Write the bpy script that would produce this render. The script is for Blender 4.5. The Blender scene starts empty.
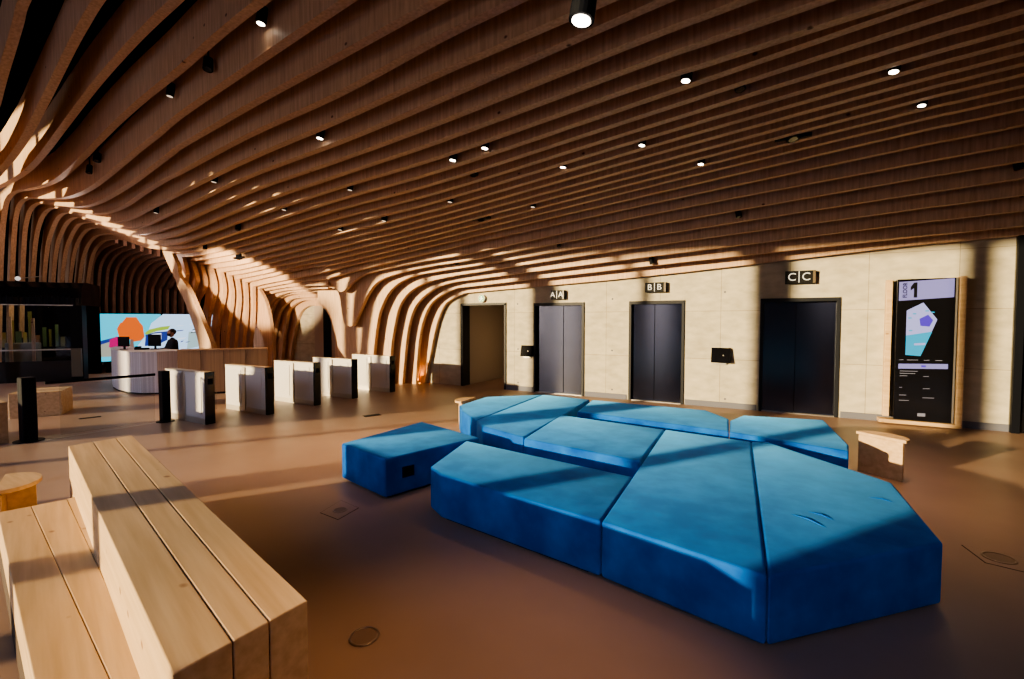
import bpy, bmesh, math, random
from mathutils import Vector, Matrix
from mathutils.geometry import delaunay_2d_cdt
random.seed(4)
scene = bpy.context.scene
COL = scene.collection

# ------------------------------------------------------------------ camera
FPX, W, H, EYE = 480.0, 1024, 679, 1.85
YAW = math.radians(30); PITCH = math.atan(19.5/FPX)
fw = Vector((-math.sin(YAW)*math.cos(PITCH), math.cos(YAW)*math.cos(PITCH), -math.sin(PITCH)))
rt = Vector((math.cos(YAW), math.sin(YAW), 0))
up = rt.cross(fw)
cam_d = bpy.data.cameras.new('camera'); cam = bpy.data.objects.new('camera', cam_d); COL.objects.link(cam)
cam_d.sensor_width = 36; cam_d.lens = 36*FPX/W; cam_d.clip_start = .05; cam_d.clip_end = 300
cam.location = (0, 0, EYE)
cam.rotation_euler = Matrix((rt, up, -fw)).transposed().to_euler()
scene.camera = cam
C0 = Vector((0, 0, EYE))
def ray(px, py): return fw*FPX + rt*(px-W/2) + up*(H/2-py)
def G(px, py, z=0.0):
    d = ray(px, py); t = (z-EYE)/d.z; return C0+d*t
def PYL(px, py, Y, a=0.0):
    d = ray(px, py); t = Y/(d.y+a*d.x); return C0+d*t
def PX(px, py, X):
    d = ray(px, py); t = X/d.x; return C0+d*t
def at_dist(px, dist):        # horizontal point on the view line through column px at forward distance
    d = ray(px, 320); t = dist/d.dot(Vector((fw.x, fw.y, 0)).normalized()); p = C0+d*t; return Vector((p.x, p.y, 0))

# ------------------------------------------------------------------ materials
def mat(name, col, rough=.6, metal=0, spec=.5, emit=None, estr=0, alpha=None):
    m = bpy.data.materials.new(name); m.use_nodes = True
    b = m.node_tree.nodes['Principled BSDF']
    b.inputs['Base Color'].default_value = (*col, 1); b.inputs['Roughness'].default_value = rough
    b.inputs['Metallic'].default_value = metal; b.inputs['Specular IOR Level'].default_value = spec
    if emit: b.inputs['Emission Color'].default_value = (*emit, 1); b.inputs['Emission Strength'].default_value = estr
    return m
def nodes(m): return m.node_tree.nodes, m.node_tree.links, m.node_tree.nodes['Principled BSDF']
def noisy(m, c1, c2, scale=(1, 1, 1), nscale=5, detail=4, lo=.35, hi=.65, bump=0, bdist=.01, rot=0):
    n, l, b = nodes(m)
    tc = n.new('ShaderNodeTexCoord'); mp = n.new('ShaderNodeMapping'); mp.inputs['Scale'].default_value = scale
    if rot:
        m0 = n.new('ShaderNodeMapping'); m0.inputs['Rotation'].default_value = (0, 0, -rot); l.new(tc.outputs['Object'], m0.inputs[0])
    no = n.new('ShaderNodeTexNoise'); no.inputs['Scale'].default_value = nscale; no.inputs['Detail'].default_value = detail
    cr = n.new('ShaderNodeValToRGB'); cr.color_ramp.elements[0].position = lo; cr.color_ramp.elements[1].position = hi
    cr.color_ramp.elements[0].color = (*c1, 1); cr.color_ramp.elements[1].color = (*c2, 1)
    l.new(m0.outputs[0] if rot else tc.outputs['Object'], mp.inputs[0]); l.new(mp.outputs[0], no.inputs[0]); l.new(no.outputs['Fac'], cr.inputs[0])
    l.new(cr.outputs[0], b.inputs['Base Color'])
    if bump:
        bp = n.new('ShaderNodeBump'); bp.inputs['Strength'].default_value = bump; bp.inputs['Distance'].default_value = bdist
        l.new(no.outputs['Fac'], bp.inputs['Height']); l.new(bp.outputs[0], b.inputs['Normal'])
    return cr
def knots(m, src, dark, scale=(1.2, 1.2, 3), vs=1.3, thr=.07):
    """sparse dark wood knots over the ramp colour"""
    n, l, b = nodes(m)
    tc = n.new('ShaderNodeTexCoord'); mp = n.new('ShaderNodeMapping'); mp.inputs['Scale'].default_value = scale
    vo = n.new('ShaderNodeTexVoronoi'); vo.inputs['Scale'].default_value = vs
    r = n.new('ShaderNodeValToRGB'); r.color_ramp.elements[0].position = thr*.5; r.color_ramp.elements[1].position = thr
    r.color_ramp.elements[0].color = (1, 1, 1, 1); r.color_ramp.elements[1].color = (0, 0, 0, 1)
    mx = n.new('ShaderNodeMix'); mx.data_type = 'RGBA'; mx.inputs['B'].default_value = (*dark, 1)
    l.new(tc.outputs['Object'], mp.inputs[0]); l.new(mp.outputs[0], vo.inputs['Vector']); l.new(vo.outputs['Distance'], r.inputs[0])
    l.new(r.outputs[0], mx.inputs['Factor']); l.new(src.outputs[0], mx.inputs['A']); l.new(mx.outputs['Result'], b.inputs['Base Color'])
    return mx

M = {}
ANISO = .25
M['fin'] = mat('timber_fin', (.5, .3, .18), .5, spec=.35)
knots(M['fin'], noisy(M['fin'], (.50, .32, .205), (.70, .485, .325), (7, 7, .5), 4, 5, .3, .7), (.12, .05, .03), (1, 1, 1.4), 2.2, .07)
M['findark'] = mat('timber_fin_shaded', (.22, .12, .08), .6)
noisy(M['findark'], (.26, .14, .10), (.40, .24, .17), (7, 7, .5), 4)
M['pale'] = mat('pale_timber', (.62, .45, .3), .5)
cr = noisy(M['pale'], (.50, .33, .175), (.65, .46, .27), (1.2, 9, 9), 2.5, 5, .3, .7)
knots(M['pale'], cr, (.28, .14, .06), (1.5, 4, 4), 1.6, .09)
M['benchwood'] = mat('bench_timber', (.62, .45, .3), .5)
cr = noisy(M['benchwood'], (.50, .335, .175), (.66, .475, .28), (.5, 9, 9), 2.2, 5, .3, .7, rot=math.radians(165.1))
knots(M['benchwood'], cr, (.26, .13, .06), (2.2, 3.4, 3.4), 1.5, .11)
M['groove'] = mat('pale_groove', (.8, .62, .42), .5)
M['gap'] = mat('dark_gap', (.05, .03, .02), .8)
M['endgrain'] = mat('bench_end_grain', (.35, .24, .2), .6)
noisy(M['endgrain'], (.26, .16, .13), (.42, .28, .22), (6, 6, 40), 1.5, 4)
M['concrete'] = mat('board_marked_concrete', (.6, .56, .5), .75, spec=.2)
def concrete():
    m = M['concrete']; n, l, b = nodes(m)
    cr = noisy(m, (.42, .385, .30), (.56, .515, .41), (2.2, 1, 4.5), 1.8, 12, .3, .7, .3, .008)
    tc = n.new('ShaderNodeTexCoord'); sp = n.new('ShaderNodeSeparateXYZ'); l.new(tc.outputs['Object'], sp.inputs[0])
    cmb = n.new('ShaderNodeCombineXYZ'); l.new(sp.outputs['X'], cmb.inputs['X']); l.new(sp.outputs['Z'], cmb.inputs['Y'])
    br = n.new('ShaderNodeTexBrick'); br.offset = 0; br.inputs['Color1'].default_value = (1, 1, 1, 1); br.inputs['Color2'].default_value = (.95, .95, .95, 1)
    br.inputs['Mortar'].default_value = (.62, .6, .58, 1); br.inputs['Scale'].default_value = 1; br.inputs['Mortar Size'].default_value = .006
    br.inputs['Brick Width'].default_value = 1.25; br.inputs['Row Height'].default_value = 1.02
    l.new(cmb.outputs[0], br.inputs['Vector'])
    mx = n.new('ShaderNodeMix'); mx.data_type = 'RGBA'; mx.blend_type = 'MULTIPLY'; mx.inputs['Factor'].default_value = 1
    l.new(cr.outputs[0], mx.inputs['A']); l.new(br.outputs['Color'], mx.inputs['B']); l.new(mx.outputs['Result'], b.inputs['Base Color'])
concrete()
M['floor'] = mat('resin_floor', (.33, .2, .13), .42, spec=.5)
noisy(M['floor'], (.31, .205, .15), (.39, .262, .195), (1, 1, 1), .7, 4, .3, .7)
M['velvet'] = mat('blue_velvet', (.01, .17, .42), .8, spec=.15)
def velvet():
    m = M['velvet']; n, l, b = nodes(m)
    noisy(m, (.002, .065, .34), (.010, .15, .54), (1, 1, 1), 3.5, 8, .35, .7, .12, .02)
    b.inputs['Sheen Weight'].default_value = .5; b.inputs['Sheen Roughness'].default_value = .4
    b.inputs['Sheen Tint'].default_value = (.12, .5, 1, 1)
velvet()
M['black'] = mat('black_metal', (.004, .005, .009), .6, spec=.15)
M['blackgloss'] = mat('black_gloss', (.006, .006, .008), .12)
M['void'] = mat('dark_void', (.006, .005, .005), .95, spec=0)
M['navy'] = mat('lift_door_steel', (.085, .095, .13), .07, metal=1)
def brushed():
    m = M['navy']; n, l, b = nodes(m)
    b.inputs['Base Color'].default_value = (.12, .125, .155, 1); b.inputs['Roughness'].default_value = .19
    b.inputs['Anisotropic'].default_value = .96
    tg = n.new('ShaderNodeTangent'); tg.direction_type = 'RADIAL'; tg.axis = 'Z'; l.new(tg.outputs[0], b.inputs['Tangent'])
    b.inputs['Anisotropic Rotation'].default_value = ANISO
brushed()
M['navyframe'] = mat('lift_frame_steel', (.008, .01, .016), .5, spec=.3)
M['white'] = mat('white_panel', (.62, .6, .6), .45)
M['steel'] = mat('brushed_steel', (.55, .52, .48), .35, metal=.8)
M['greytrim'] = mat('grey_trim', (.13, .135, .17), .7)
M['counter'] = mat('white_counter', (.62, .6, .66), .5)
n_ = noisy(M['counter'], (.52, .5, .56), (.64, .62, .68), (14, 14, .01), 3, 1, .45, .55)
M['counterwood'] = mat('counter_timber', (.35, .22, .14), .5)
noisy(M['counterwood'], (.33, .2, .13), (.42, .26, .17), (9, 9, .2), 3, 3)
M['beige'] = mat('passage_beige', (.4, .34, .29), .7)
M['socket'] = mat('socket_plastic', (.01, .01, .015), .3)
M['skin'] = mat('skin', (.5, .28, .19), .6)
M['cloth'] = mat('dark_cloth', (.012, .012, .018), .8)
M['hair'] = mat('hair', (.03, .015, .01), .7)
M['glass'] = mat('clear_glass', (1, 1, 1), .02)
def glass():
    m = M['glass']; nt = m.node_tree; n = nt.nodes; n.clear()
    o = n.new('ShaderNodeOutputMaterial'); tr = n.new('ShaderNodeBsdfTransparent'); gl = n.new('ShaderNodeBsdfGlossy'); gl.inputs['Roughness'].default_value = .03
    mx = n.new('ShaderNodeMixShader'); fr = n.new('ShaderNodeFresnel'); fr.inputs['IOR'].default_value = 1.3
    tr.inputs['Color'].default_value = (.93, .95, .95, 1)
    nt.links.new(fr.outputs[0], mx.inputs[0]); nt.links.new(tr.outputs[0], mx.inputs[1]); nt.links.new(gl.outputs[0], mx.inputs[2]); nt.links.new(mx.outputs[0], o.inputs[0])
glass()
def emis(name, col, s=1.0):
    return mat(name, tuple(c*.3 for c in col), .4, emit=col, estr=s)

# ------------------------------------------------------------------ helpers
def link(o, parent=None):
    COL.objects.link(o)
    if parent is not None:
        o.parent = parent
        o.matrix_parent_inverse = Matrix.Translation(-parent.location) if parent.type == 'EMPTY' and parent.rotation_euler.z == 0 else parent.matrix_world.inverted()
    return o
def obj(name, bm, m, parent=None, smooth=False, bevel=0, seg=2):
    me = bpy.data.meshes.new(name); bmesh.ops.recalc_face_normals(bm, faces=bm.faces); bm.to_mesh(me); bm.free()
    for mm in (m if isinstance(m, (list, tuple)) else [m]): me.materials.append(mm)
    if smooth:
        for p in me.polygons: p.use_smooth = True
    o = bpy.data.objects.new(name, me); link(o, parent)
    if bevel:
        b = o.modifiers.new('bevel', 'BEVEL'); b.width = bevel; b.segments = seg; b.limit_method = 'ANGLE'; b.angle_limit = math.radians(40)
        if seg > 2: b.harden_normals = False
    return o
def tag(o, label, cat, group=None, kind=None):
    o['label'] = label; o['category'] = cat
    if group: o['group'] = group
    if kind: o['kind'] = kind
    return o
def thing(name, loc, label, cat, group=None):
    o = bpy.data.objects.new(name, None); COL.objects.link(o); o.location = loc; o.empty_display_size = .1
    return tag(o, label, cat, group)
def struct(o): o['kind'] = 'structure'; return o
def box(bm, x0, x1, y0, y1, z0, z1):
    vs = [bm.verts.new((x, y, z)) for x in (x0, x1) for y in (y0, y1) for z in (z0, z1)]
    for f in ((0, 1, 3, 2), (4, 6, 7, 5), (0, 4, 5, 1), (2, 3, 7, 6), (0, 2, 6, 4), (1, 5, 7, 3)): bm.faces.new([vs[i] for i in f])
    return bm
def nb(*a): bm = bmesh.new(); return box(bm, *a)
def obox(o, u, v, a, b_, c, d, z0, z1, bm=None):
    """box in a rotated plan frame: origin o, axis u (a..b), axis v (c..d)"""
    bm = bm or bmesh.new(); n0 = []
    for s in (a, b_):
        for t in (c, d):
            for z in (z0, z1):
                p = Vector(o[:2])+Vector(u[:2])*s+Vector(v[:2])*t; n0.append(bm.verts.new((p.x, p.y, z)))
    for f in ((0, 1, 3, 2), (4, 6, 7, 5), (0, 4, 5, 1), (2, 3, 7, 6), (0, 2, 6, 4), (1, 5, 7, 3)): bm.faces.new([n0[i] for i in f])
    return bm
def prism(pts, z0, z1, bm=None):
    bm = bm or bmesh.new()
    lo = [bm.verts.new((p[0], p[1], z0)) for p in pts]; hi = [bm.verts.new((p[0], p[1], z1)) for p in pts]
    bm.faces.new(lo[::-1]); bm.faces.new(hi)
    for i in range(len(pts)):
        j = (i+1) % len(pts); bm.faces.new((lo[i], lo[j], hi[j], hi[i]))
    return bm
def tube(bm, pts, r, n=10):
    pts = [Vector(p) for p in pts]; rings = []
    for i, p in enumerate(pts):
        d = (pts[min(i+1, len(pts)-1)]-pts[max(i-1, 0)]).normalized()
        a = d.orthogonal().normalized() if abs(d.z) > .9 else d.cross(Vector((0, 0, 1))).normalized()
        b = d.cross(a).normalized()
        rr = r[i] if isinstance(r, (list, tuple)) else r
        rings.append([bm.verts.new(p+a*math.cos(2*math.pi*k/n)*rr+b*math.sin(2*math.pi*k/n)*rr) for k in range(n)])
    for A, B in zip(rings, rings[1:]):
        for k in range(n): bm.faces.new((A[k], A[(k+1) % n], B[(k+1) % n], B[k]))
    bm.faces.new(rings[0][::-1]); bm.faces.new(rings[-1])
    return bm
def disc(c, r, h, n=32, bm=None, sx=1, rot=0):
    bm = bm or bmesh.new()
    pts = [(c[0]+math.cos(rot)*sx*r*math.cos(2*math.pi*k/n)-math.sin(rot)*r*math.sin(2*math.pi*k/n), c[1]+math.sin(rot)*sx*r*math.cos(2*math.pi*k/n)+math.cos(rot)*r*math.sin(2*math.pi*k/n)) for k in range(n)]
    return prism(pts, c[2], c[2]+h, bm)
def text(name, s, size, m, loc, rot, parent, ext=.002, align='CENTER', off=0):
    cu = bpy.data.curves.new(name, 'FONT'); cu.body = s; cu.size = size; cu.extrude = ext; cu.offset = off; cu.align_x = align; cu.align_y = 'CENTER'
    cu.materials.append(m); o = bpy.data.objects.new(name, cu); COL.objects.link(o)
    o.location = loc; o.rotation_euler = rot
    if parent is not None: o.parent = parent; o.matrix_parent_inverse = parent.matrix_world.inverted() if parent.type != 'EMPTY' else Matrix.Translation(-Vector(parent.location))
    me = bpy.data.meshes.new_from_object(o); COL.objects.unlink(o)
    m2 = bpy.data.objects.new(name, me); COL.objects.link(m2); m2.location = loc; m2.rotation_euler = rot
    if parent is not None: m2.parent = parent; m2.matrix_parent_inverse = Matrix.Translation(-Vector(parent.location))
    bpy.data.objects.remove(o); return m2
ORD = ['', 'first', 'second', 'third', 'fourth', 'fifth', 'sixth', 'seventh', 'eighth', 'ninth', 'tenth', 'eleventh', 'twelfth', 'thirteenth', 'fourteenth', 'fifteenth', 'sixteenth', 'seventeenth', 'eighteenth', 'nineteenth', 'twentieth', 'twenty-first', 'twenty-second', 'twenty-third', 'twenty-fourth', 'twenty-fifth', 'twenty-sixth', 'twenty-seventh', 'twenty-eighth', 'twenty-ninth', 'thirtieth', 'thirty-first', 'thirty-second', 'thirty-third', 'thirty-fourth']

WY = 10.95           # lift wall plane
# ------------------------------------------------------------------ shell
struct(obj('floor', nb(-30, 8, -12, 16, -.2, 0), M['floor']))
struct(obj('ceiling', nb(-30, 8, -4.6, 16, 8.7, 9.0), M['void']))
struct(obj('wall_left', nb(-30.3, -30, -4.6, 16, 0, 9), M['void']))
struct(obj('wall_far', nb(-30, 8, 16, 16.3, 0, 9), M['void']))
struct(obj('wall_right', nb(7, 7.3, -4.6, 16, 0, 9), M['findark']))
LIFTS = [(-5.67, -4.30), (-3.20, -1.98), (-.51, .83)]
DH = 2.28
PASS = (-7.95, -6.53)
XR = 3.18            # right end of the concrete, where the black portal starts
def wall_lifts():
    bm = bmesh.new(); xs = [-17.0, PASS[0], PASS[1]] + [v for l in LIFTS for v in l] + [XR]
    for i in range(0, len(xs), 2): box(bm, xs[i], xs[i+1], WY, WY+.3, 0, 4.3)
    for a, b_ in [PASS]+LIFTS: box(bm, a, b_, WY, WY+.3, DH, 4.3)
    return bm
# left far end of wall has the low arch passage
struct(obj('wall_back', wall_lifts(), M['concrete']))
struct(obj('baseboard_back', (lambda bm: [box(bm, a, b_, WY-.018, WY-.001, 0, .12) for a, b_ in ((-6.52, -5.7), (-4.27, -3.24), (-1.95, -.55), (.87, XR))] and bm)(bmesh.new()), M['greytrim']))
bm = bmesh.new(); box(bm, PASS[0]-.12, PASS[0], WY+.3, WY+5, 0, 2.6); box(bm, PASS[1], PASS[1]+.12, WY+.3, WY+5, 0, 2.6); box(bm, PASS[0], PASS[1], WY+4.9, WY+5.02, 0, 2.6)
struct(obj('wall_passage', bm, M['beige']))
struct(obj('ceiling_passage', nb(PASS[0], PASS[1], WY+.3, WY+5, 2.3, 2.36), M['beige']))
bm = bmesh.new()
box(bm, PASS[0]-.02, PASS[0]+.05, WY-.03, WY+.32, 0, DH); box(bm, PASS[0]-.02, PASS[1]+.03, WY-.03, WY+.32, DH-.03, DH+.03); box(bm, PASS[1]-.02, PASS[1]+.03, WY-.03, WY+.32, 0, DH)
struct(obj('trim_1', bm, M['navyframe']))
# dark portal right of the directory
t = bpy.data.objects.new('door_4', None); COL.objects.link(t); t.location = (XR, WY, 0); struct(t)
obj('reveal', nb(XR, 7, WY-.05, WY+.3, 0, 4.6), M['blackgloss'], t)
obj('frame', nb(XR, XR+.1, WY-.12, WY-.05, 0, 3.3), M['black'], t)
for k, (a, b_) in enumerate(LIFTS):
    t = bpy.data.objects.new('door_%d' % (k+1), None); COL.objects.link(t); t.location = ((a+b_)/2, WY, 0); struct(t)
    bm = bmesh.new(); f = .055
    box(bm, a, a+f, WY-.03, WY+.16, 0, DH); box(bm, b_-f, b_, WY-.03, WY+.16, 0, DH); box(bm, a+f, b_-f, WY-.03, WY+.16, DH-.07, DH)
    obj('frame', bm, M['navyframe'], t)
    mid = (a+b_)/2 + (.1 if k == 0 else -.05)
    obj('door_panel', nb(a+f, mid-.004, WY+.08, WY+.12, .01, DH-.07), M['navy'], t)
    obj('door_panel', nb(mid+.004, b_-f, WY+.1, WY+.14, .01, DH-.07), M['navy'], t)
    obj('threshold', nb(a+f, b_-f, WY-.02, WY+.16, 0, .012), M['steel'], t)
    obj('shaft', nb(a, b_, WY+.2, WY+.29, 0, DH), M['void'], t)

# ------------------------------------------------------------------ curved timber fins
TH = .115; S = .30
def Yi(i): return WY-.014 - S*i
AF = {28: .092, 29: .078, 30: .062}
def Ai(i): return AF.get(i, .1*min(1, max(i, 0)/16))
# image columns where the fin undersides were measured
COLS = [904, 640, 440, 340, 250, 185]
T = {
 0: [247, 277.4], 1: [238.7, 267.5], 2: [225.3, 258.5], 3: [211.6, 248], 4: [197, 238.5], 5: [182, 228.5], 6: [167, 217.3],
 7: [150.6, 207, 251.5, 276], 8: [136.3, 198, 245, 269], 9: [125.5, 190, 239.7, 264], 10: [116, 183, 234.5, 259],
 11: [106, 176, 228.8, 253.6, 273], 12: [96.7, 168.5, 222.8, 247.7, 268.5], 13: [87, 160, 216.5, 241.5, 263.6], 14: [75.6, 151.4, 209.8, 235.2, 257.8],
 15: [64, 142, 202.2, 227.6, 251.6], 16: [49.4, 131.5, 193.6, 219.3, 245], 17: [32.6, 119.3, 183.8, 210.6, 238],
 18: [14.4, 105.4, 172.6, 201, 230], 19: [None, 89, 159.3, 189.4, 219.8, 243.5], 20: [None, 69, 143.6, 177, 208, 234.5],
 21: [None, 45, 125.5, 162.3, 194, 223.5], 22: [None, 15.7, 103.5, 145, 178.7, 209.5], 23: [None, None, 77.6, 123.3, 161.5, 193.3],
 24: [None, None, 43.6, 97.5, 138.3, 173], 25: [None, None, None, 60.8, 110, 147.5], 26: [None, None, None, 12, 72.5, 116.5],
 27: [], 28: [], 29: [], 30: []}
L = {   # traced continuation to the left of the measured columns
 0: [(480, 292), (464, 295), (449.5, 302.4), (442.3, 314.8), (437, 333), (432, 358), (427, 384)],
 1: [(480, 286), (457.8, 289), (441, 297), (431, 307.5), (423.8, 327), (420.5, 350), (418.6, 380)],
 2: [(480, 279.3), (453.6, 283.2), (435, 290), (420.7, 302.4), (413.5, 316.8), (409.3, 337.4), (407.3, 358), (405, 383)],
 3: [(480, 272.5), (453.6, 276.8), (429, 282.8), (412.4, 292), (402, 306.5), (397, 327), (393.9, 347.7), (391.8, 380)],
 4: [(480, 265.8), (445.4, 271), (412.4, 277.7), (393.9, 290), (383.6, 308.6), (379.5, 327), (376.4, 354), (375, 385)],
 5: [(480, 259.3), (433, 266.8), (402, 273.5), (381.5, 281.5), (371, 294), (363, 310.6), (357, 324), (352, 326), (347, 322), (344, 305), (341, 292), (331, 287), (320, 285.5)],
 6: [(480, 252.5), (433, 260.6), (391.8, 268.6), (367, 275), (354.7, 283.8), (347, 291), (342, 291.5), (337, 286), (331, 281.5), (320, 281)],
 7: [(333, 279), (325, 280), (306, 281.4), (293, 283.2), (273, 287), (258, 290), (248, 293), (241, 297.5)],
 8: [(319.6, 274.5), (293, 279.5), (266.5, 284.5), (256, 287)],
 9: [(310, 268.5), (280, 275.5), (258, 280.5), (248, 283)],
 10: [(310, 264.5), (270, 273.5), (250, 277.5), (240, 279.5)],
 11: [(243, 274.3), (232, 275.8)], 12: [(235, 271), (224, 272.5)], 13: [(228, 267.3), (214, 269)], 14: [(218, 263.5), (204, 265)],
 15: [(210, 259.5), (195, 261.5)], 16: [(205, 255.5), (186, 257.3)], 17: [(205, 250.5), (190, 253), (176, 253.8)],
 18: [(205, 245), (185, 249.3), (170, 250.3), (150, 248), (128, 241), (113, 240), (104, 243), (97, 251), (92, 268), (88, 300), (87, 330), (86, 363)],
 19: [(172, 245.5), (158, 245.7), (140, 241), (118, 235), (104, 235), (96, 238.5), (89, 248), (84, 265), (80, 300), (79, 330), (78, 364)],
 20: [(172, 237.7), (161, 239.7), (148, 239.5), (130, 235.5), (108, 229.5), (95, 228.5), (87, 232.5), (80, 243), (75, 262), (71, 300), (70, 365)],
 21: [(171, 228.5), (160, 232.2), (147, 235), (133.8, 235), (118, 231), (98, 224.5), (86, 223.5), (79, 227.5), (72, 240), (67, 258), (63, 300), (61, 366)],
 22: [(171, 215.6), (158, 221.8), (149.7, 225.6), (140.4, 228.2), (128, 229), (112, 227), (92, 221), (80, 218), (72, 221), (65, 231), (59, 250), (55, 290), (53, 368)],
 23: [(169.6, 201), (149.7, 211), (136.4, 218), (124.5, 222), (112, 223), (98, 220), (80, 215.5), (69, 213.5), (61, 218), (55, 230), (50, 248), (46, 290), (44, 370)],
 24: [(169.6, 180.5), (149.7, 192.4), (130, 205.7), (116.5, 211.7), (104.6, 214.2), (90, 214), (72, 211), (57, 208.5), (48, 213), (42, 225), (38, 245), (35, 290), (34, 372)],
 25: [(176, 154), (156, 169), (136.5, 183.5), (116.5, 196), (103, 203), (90, 207), (75, 207.5), (58, 206), (43, 204), (35, 208), (30, 219), (27, 240), (25, 290), (24, 374)],
 26: [(160, 137.5), (143, 150.5), (130, 161.5), (110, 178), (97, 187.5), (85, 194), (70, 198.5), (50, 199.5), (33, 199), (25, 202), (20, 212), (17, 235), (14.5, 290), (13, 376)],
 27: [(270, 2), (250, 17), (220, 41), (185, 71.5), (150, 99), (123, 122.5), (100, 145), (88, 157.5), (74, 170.5), (62, 180), (48, 186.5), (33, 190), (19, 192.5), (12, 198), (8, 210), (5, 240), (3, 290), (1.5, 378)],
 28: [(183, 2), (158, 25), (133, 50), (100, 87), (66.5, 130), (50, 151.5), (33, 170), (16.6, 181), (0, 189)],
 29: [(105, 2), (90, 26), (76.5, 50), (53, 96.5), (33, 134), (16.6, 158), (0, 177)],
 30: [(31, 2), (24, 25), (16.6, 50), (8, 78), (1.5, 103)]}
LEFT_ARCH = {   # small arch in the pier between hall and reception: right -> left
 0: [(338, 384), (338, 345), (335.5, 329), (331.5, 315), (325, 307.3), (317, 305.6), (310, 306.7), (303.7, 312), (299.7, 321), (297, 334.6), (295, 345), (293, 384)],
 1: [(345, 384), (345, 330), (338, 312), (326, 302), (316, 300.6), (306, 300.8), (298, 304), (291.7, 310.7), (289, 324), (285.8, 345), (284, 384)],
 2: [(350, 384), (350, 330), (344, 308), (332, 299), (316, 297.5), (297, 298.8), (289, 303.4), (282.4, 312), (278.5, 328), (275.5, 345), (275, 384)],
 3: [(356, 384), (356, 330), (350, 305), (336, 296), (316, 294), (293, 294.8), (281, 300), (275, 309.4), (271.5, 322), (269.5, 345), (269, 384)]}
LEG = {17: [(180, 262), (182, 267), (183, 275), (192, 288), (201, 308), (210, 330), (217, 350), (222, 392)],
 16: [(189, 268), (190, 274), (189, 285), (198, 305), (209, 330), (217, 350), (222, 392)],
 15: [(199, 274), (200, 282), (196, 296), (203, 312), (212, 335), (218, 350), (222, 392)],
 14: [(208, 280), (207, 290), (200, 305), (207, 325), (217, 350), (222, 392)],
 13: [(218, 286), (216, 300), (211, 325), (217, 350), (222, 392)], 12: [(227, 290), (224, 310), (220, 335), (220, 355), (220, 392)],
 11: [(235, 294), (233, 315), (230, 340), (229, 392)], 10: [(242, 299), (240, 320), (238, 345), (237, 392)],
 9: [(249, 304), (248, 325), (246, 345), (245, 392)], 8: [(256, 309), (255, 328), (253, 345), (252, 392)]}
HORN = {   # dying ends on the left flank of the small arch
 4: [(331, 291.8), (305, 292), (290, 293.2), (277, 298.8), (268.5, 308), (264, 306)],
 5: [(331, 289), (303, 289.6), (286.4, 291.2), (266.5, 296), (258, 300)],
 6: [(331, 285.4), (303, 286.4), (286.4, 288), (266.5, 291.5), (250.6, 295.5)]}

def catmull(P, n=5):
    Q = [P[0]]+list(P)+[P[-1]]; out = []
    for k in range(1, len(Q)-2):
        p0, p1, p2, p3 = Q[k-1:k+3]
        for s in range(n):
            t = s/n
            out.append(tuple(.5*((2*p1[c])+(-p0[c]+p2[c])*t+(2*p0[c]-5*p1[c]+4*p2[c]-p3[c])*t*t+(-p0[c]+3*p1[c]-3*p2[c]+p3[c])*t**3) for c in (0, 1)))
    out.append(tuple(P[-1])); return out
def img_path(i):
    p = [(c, y) for c, y in zip(COLS, T[i]) if y is not None]
    l = L[i]
    if l and p: p = [q for q in p if q[0] > l[0][0]+6]
    return p+l
def to_plane(pts, i):
    out = []
    for px, py in pts:
        v = PYL(px, py, Yi(i), Ai(i)); out.append((v.x, max(v.z, 0)))
    return out
def right_ext(P):
    """carry the underside on beyond the picture to the right end wall"""
    (x0, z0), (x1, z1) = P[0], P[min(2, len(P)-1)]
    sl = max(min((z0-z1)/(x0-x1), .09), 0.02) if x0 > x1 else .04
    E = []
    for k in range(12):
        X = 6.9-(6.9-x0)*k/12
        if X > x0+.4: E.append((X, z0+sl*(X-x0)*.75))
    return E+P
def slab_mesh(poly, Y0, a, th):
    """(x,z) outline -> solid board standing in the plan line y = Y0 - a x"""
    q = []
    for p in poly:
        if not q or (abs(q[-1][0]-p[0])+abs(q[-1][1]-p[1])) > 2e-3: q.append(p)
    if abs(q[0][0]-q[-1][0])+abs(q[0][1]-q[-1][1]) < 2e-3: q.pop()
    n = len(q)
    vs, es, fs, *_ = delaunay_2d_cdt([Vector(p) for p in q], [(k, (k+1) % n) for k in range(n)], [], 1, 1e-5)
    bm = bmesh.new()
    bk = [bm.verts.new((v.x, Y0-a*v.x, v.y)) for v in vs]; fr = [bm.verts.new((v.x, Y0-a*v.x-th, v.y)) for v in vs]
    cnt = {}
    for f in fs:
        bm.faces.new([bk[k] for k in f]); bm.faces.new([fr[k] for k in reversed(f)])
        for x, y in zip(f, list(f[1:])+[f[0]]): cnt.setdefault(frozenset((x, y)), []).append((x, y))
    for k, e in cnt.items():
        if len(e) == 1: x, y = e[0]; bm.faces.new((bk[y], bk[x], fr[x], fr[y]))
    bmesh.ops.delete(bm, geom=[v for v in bm.verts if not v.link_faces], context='VERTS')
    return bm
def slab(name, poly, i, m, label=None, parent=None, th=TH):
    return obj(name, slab_mesh(poly, Yi(i), Ai(i), th), m, parent)
def top_of(P0, win, dep, xs):
    out = []; P = []
    for (xa, za), (xb, zb) in zip(P0, P0[1:]):
        n = max(1, int(abs(xb-xa)/.08)); P += [(xa+(xb-xa)*k/n, za+(zb-za)*k/n) for k in range(n)]
    P.append(P0[-1])
    for x in xs:
        zz = [z for (a, z) in P if abs(a-x) <= win]
        out.append((x, (max(zz) if zz else P[-1][1])+dep))
    return out
fin_paths = {}
GRP = 'curved timber ceiling fins'
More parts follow.
